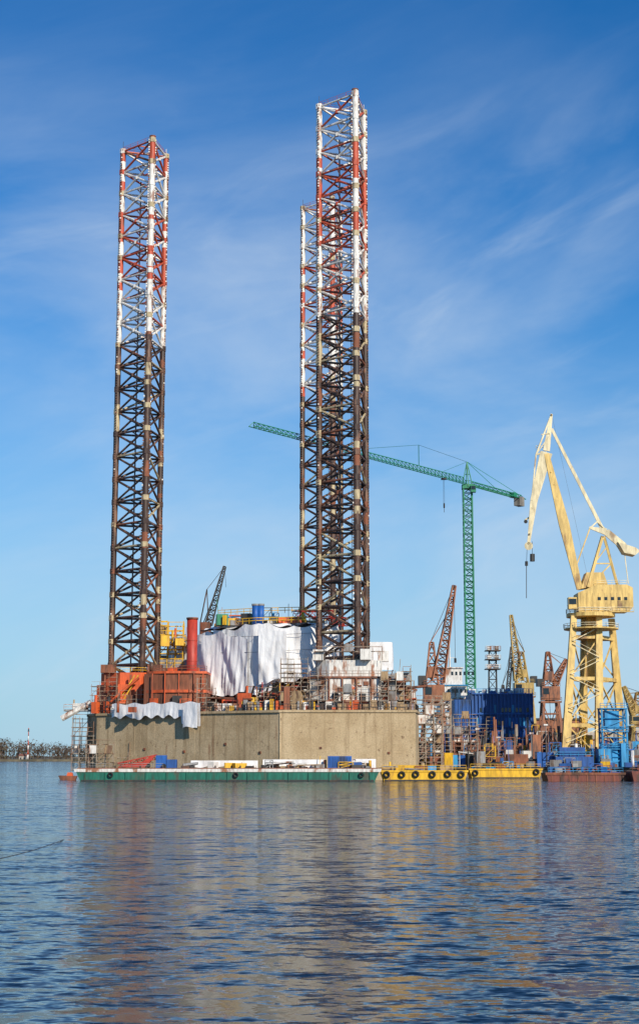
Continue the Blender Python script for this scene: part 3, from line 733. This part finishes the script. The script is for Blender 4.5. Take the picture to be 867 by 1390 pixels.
oldcrane(868,985,940,846,932,450,'craney','ochre_portal_crane',w=30)
oldcrane(684,985,930,694,878,600,'dark','dark_portal_crane',w=16,bw=.7)
mb=MB()
a=E(819,1030,372);b=E(850,962,372)
mb.lattice(((a.x+b.x)/2,375,2.2),((a.x+b.x)/2,375,b.z),b.x-a.x,4,6,.28,.16,'lblue')
for t in(.3,.6,1): z=2.2+(b.z-2.2)*t; mb.box(a.x-.4,b.x+.4,372.6,377.4,z,z+.2,'lblue'); mb.rail([(a.x-.4,372.6),(b.x+.4,372.6)],z+.2,'lblue',1.1,.08)
mb.clutter(a.x,b.x-1,373,376,2.2,8,16,['lblue','blue','lblue']); mb.box(a.x+.8,b.x-1.6,373.4,376,b.z-4.5,b.z-.4,'lblue')
mb.build('blue_access_tower')
mb=MB()
a=E(752,1030,374)
mb.box(a.x,a.x+9,372,376,2.2,4.6,'navy'); mb.box(a.x+1,a.x+7,372.5,375.5,4.6,6.8,'navy'); mb.box(a.x+10,a.x+13,371,375,2.2,6.4,'lblue')
mb.rail([(a.x,372),(a.x+9,372)],4.6,'lblue',1.1,.07); mb.clutter(a.x-3,a.x+24,368,371,2.2,3,24,['navy','rust','grey','yellow','lblue'])
mb.build('winch_house')
mb=MB()
mb.slab([(95,2.2),(190,2.2),(190,13),(142,17),(95,13)],560,620,'bldg'); 
for i in range(14): mb.box(98+i*6.4,101.5+i*6.4,559.9,559.996,6,10,'glass')
mb.build('shipyard_shed')
mb=MB()
mb.box(60,92,540,570,2.2,17,'craner'); mb.box(59.5,92.5,539.5,570.5,17,17.6,'dark')
for i in range(8): mb.box(62+i*3.7,64.3+i*3.7,539.9,539.996,8,13,'glass')
mb.build('brick_workshop')
# ---------------------------------------------------------------- WATER + FAR SHORE + TREES
mb=MB()
mb.v+= [Vector(v) for v in((-9000,-200,0),(9000,-200,0),(9000,16000,0),(-9000,16000,0))]; mb.face((0,1,2,3),'water'); mb.build('water')
mb=MB()
pts=[(-2500,1380)]+[(-2500+i*100,1350+40*math.sin(i*1.7)+R.uniform(-10,10)) for i in range(1,60)]+[(3500,1380),(3500,9000),(-2500,9000)]
mb.prism(pts,-2,1.8,'land'); mb.build('far_shore')
mb=MB(); rt=random.Random(5)
def tree(mb,x,y,h,kk):
    w=h*rt.uniform(.3,.46)
    mb.beam((x,y,1.5),(x+rt.uniform(-.5,.5),y,1.5+h*.7),h*.022,'bark',4,r2=h*.008)
    for i in range(8):
        a=rt.uniform(0,6.28); z=1.5+h*rt.uniform(.25,.6); mb.beam((x,y,z),(x+w*math.cos(a)*.8,y+w*math.sin(a)*.8,z+h*rt.uniform(.15,.38)),h*.01,'bark',3,r2=.03)
    for i in range(120):
        a=rt.uniform(0,6.28); r=w*math.sqrt(rt.random()); z=1.5+h*(.05+.95*rt.random()*(1-.35*r/w)); c=Vector((x+r*math.cos(a),y+r*math.sin(a),z)); sz=h*rt.uniform(.03,.085)
        o=len(mb.v)
        for _ in range(3): mb.v.append(c+Vector((rt.uniform(-1,1),rt.uniform(-1,1),rt.uniform(-1,1)))*sz)
        mb.face((o,o+1,o+2),rt.choice(kk))
for i in range(480):
    x=-560+i*2.0+rt.uniform(-2,2) if i<320 else 80+(i-320)*5
    g=.75+.45*noise.noise(Vector((x*.012,0,0))); tree(mb,x,rt.uniform(1385,1450),rt.uniform(14,22)*max(.5,g+.2),['bark','bark','scrub'])
mb.build('distant_trees')
mb=MB()
for i in range(40): tree(mb,rt.uniform(100,180),rt.uniform(500,556),rt.uniform(6,12),['bark','scrub','bark'])
mb.build('quayside_trees')
def house(x,y,w,d,h,rh):
    mb=MB(); mb.box(x,x+w,y,y+d,1.8,h,'bldg'); o=len(mb.v)
    mb.v+=[Vector(v) for v in((x-.4,y-.4,h),(x+w+.4,y-.4,h),(x+w+.4,y+d/2,h+rh),(x-.4,y+d/2,h+rh),(x+w+.4,y+d+.4,h),(x-.4,y+d+.4,h))]
    mb.face((o,o+1,o+2,o+3),'roof'); mb.face((o+3,o+2,o+4,o+5),'roof'); mb.face((o+1,o+4,o+2),'bldg'); mb.face((o,o+3,o+5),'bldg')
    for i in range(int(w/3)): mb.box(x+1+i*3,x+2.2+i*3,y-.05,y-.004,h-2.8,h-1.2,'glass')
    mb.build('waterfront_house')
for x,w in((-290,10),(-262,7)): house(x,1372,w,7,R.uniform(4.5,6),2)
mb=MB(); bx=E(39,1000,1366)
for i in range(6): mb.beam((bx.x,1366,1.8+i*4),(bx.x,1366,5.8+i*4),.8-.08*i,['lwhite','lred'][i%2],10,cap=True,r2=.72-.08*i,sm=True)
mb.box(bx.x-.9,bx.x+.9,1365.1,1366.9,25.8,26.2,'dark'); mb.beam((bx.x,1366,26.2),(bx.x,1366,27.8),.5,'glass',8,cap=True); mb.beam((bx.x,1366,27.8),(bx.x,1366,29),.6,'lred',8,r2=.05)
mb.build('harbour_beacon')
mb=MB()
p0=E(-30,1172,58); p1=E(92,1133,95); p1.z=-.05; prev=p0
for i in range(1,25):
    t=i/24; c=p0.lerp(p1,t)-Vector((0,0,.12*math.sin(math.pi*t))); mb.beam(prev,c,.022,'cable',5); prev=c
mb.beam((p0.x,p0.y,-2),(p0.x,p0.y,p0.z+.8),.22,'dark',10,cap=True)
mb.build('mooring_line')
# ---------------------------------------------------------------- WORLD / SUN / CAMERA
sc=bpy.context.scene
SE=math.radians(30); SR=math.radians(150)
w=bpy.data.worlds.new('World'); sc.world=w; w.use_nodes=True; nt=w.node_tree; nt.nodes.clear()
out=nt.nodes.new('ShaderNodeOutputWorld'); bg=nt.nodes.new('ShaderNodeBackground'); bg.inputs[1].default_value=.1
sky=nt.nodes.new('ShaderNodeTexSky'); sky.sky_type='NISHITA'; sky.sun_disc=False; sky.sun_elevation=SE; sky.sun_rotation=SR
sky.air_density=1.0; sky.dust_density=.3; sky.ozone_density=3.5
hs=nt.nodes.new('ShaderNodeHueSaturation'); hs.inputs['Saturation'].default_value=1.3; nt.links.new(sky.outputs[0],hs.inputs['Color'])
tc=nt.nodes.new('ShaderNodeTexCoord'); sx=nt.nodes.new('ShaderNodeSeparateXYZ'); nt.links.new(tc.outputs['Generated'],sx.inputs[0]); Z=sx.outputs[2]
base=mixc(nt,1.0,hs.outputs[0],(.32,1.0,1.24),'MULTIPLY')
haze=mathn(nt,'MULTIPLY',ramp(nt,Z,.36,-.02),.82)
base=mixc(nt,haze,base,(4.2,5.8,7.7))
def cl(rot,scale,ns,a,b,det=7,dist=.6,loc=(0,0,0)):
    mp=nt.nodes.new('ShaderNodeMapping'); mp.vector_type='POINT'; mp.inputs[2].default_value=(0,rot,0)
    nt.links.new(tc.outputs['Generated'],mp.inputs[0])
    m2=nt.nodes.new('ShaderNodeMapping'); m2.inputs[3].default_value=scale; m2.inputs[1].default_value=loc; nt.links.new(mp.outputs[0],m2.inputs[0])
    n=nt.nodes.new('ShaderNodeTexNoise'); n.inputs['Scale'].default_value=ns; n.inputs['Detail'].default_value=det; n.inputs['Distortion'].default_value=dist
    n.inputs['Roughness'].default_value=.55
    nt.links.new(m2.outputs[0],n.inputs[0]); return ramp(nt,n.outputs[0],a,b)
c1=cl(math.radians(12),(1.6,1.6,4),1.5,.4,.75,7,.4,loc=(2.3,0,.4)); c2_=cl(math.radians(20),(2.4,2.4,9),2.4,.47,.8,10,.9,loc=(5,1,3))
cs=mathn(nt,'MULTIPLY_ADD',c2_,.5,c1)
env=mathn(nt,'MULTIPLY_ADD',ramp(nt,Z,.45,.3),.4,.06)
cs=mathn(nt,'MULTIPLY',cs,env,clamp=True)
col=mixc(nt,cs,base,(6.2,7.3,8.5))
nt.links.new(col,bg.inputs[0]); nt.links.new(bg.outputs[0],out.inputs[0])
sd=Vector((math.sin(SR)*math.cos(SE),math.cos(SR)*math.cos(SE),math.sin(SE)))
l=bpy.data.lights.new('sun','SUN'); l.energy=4.8; l.angle=math.radians(.5); l.color=(1,.91,.77)
lo=bpy.data.objects.new('sun',l); sc.collection.objects.link(lo); lo.rotation_euler=sd.to_track_quat('Z','Y').to_euler(); lo.location=(100,-100,200)
cam=bpy.data.cameras.new('camera'); co=bpy.data.objects.new('camera',cam); sc.collection.objects.link(co); sc.camera=co
cam.sensor_fit='VERTICAL'; cam.sensor_height=24; cam.sensor_width=24; cam.lens=F/1390*24; cam.shift_y=-45/1390
co.location=(0,0,H); co.rotation_euler=(math.pi/2+TH,0,0); cam.clip_end=30000; cam.clip_start=.5
sc.view_settings.view_transform='Standard'; sc.view_settings.look='None'; sc.view_settings.exposure=0
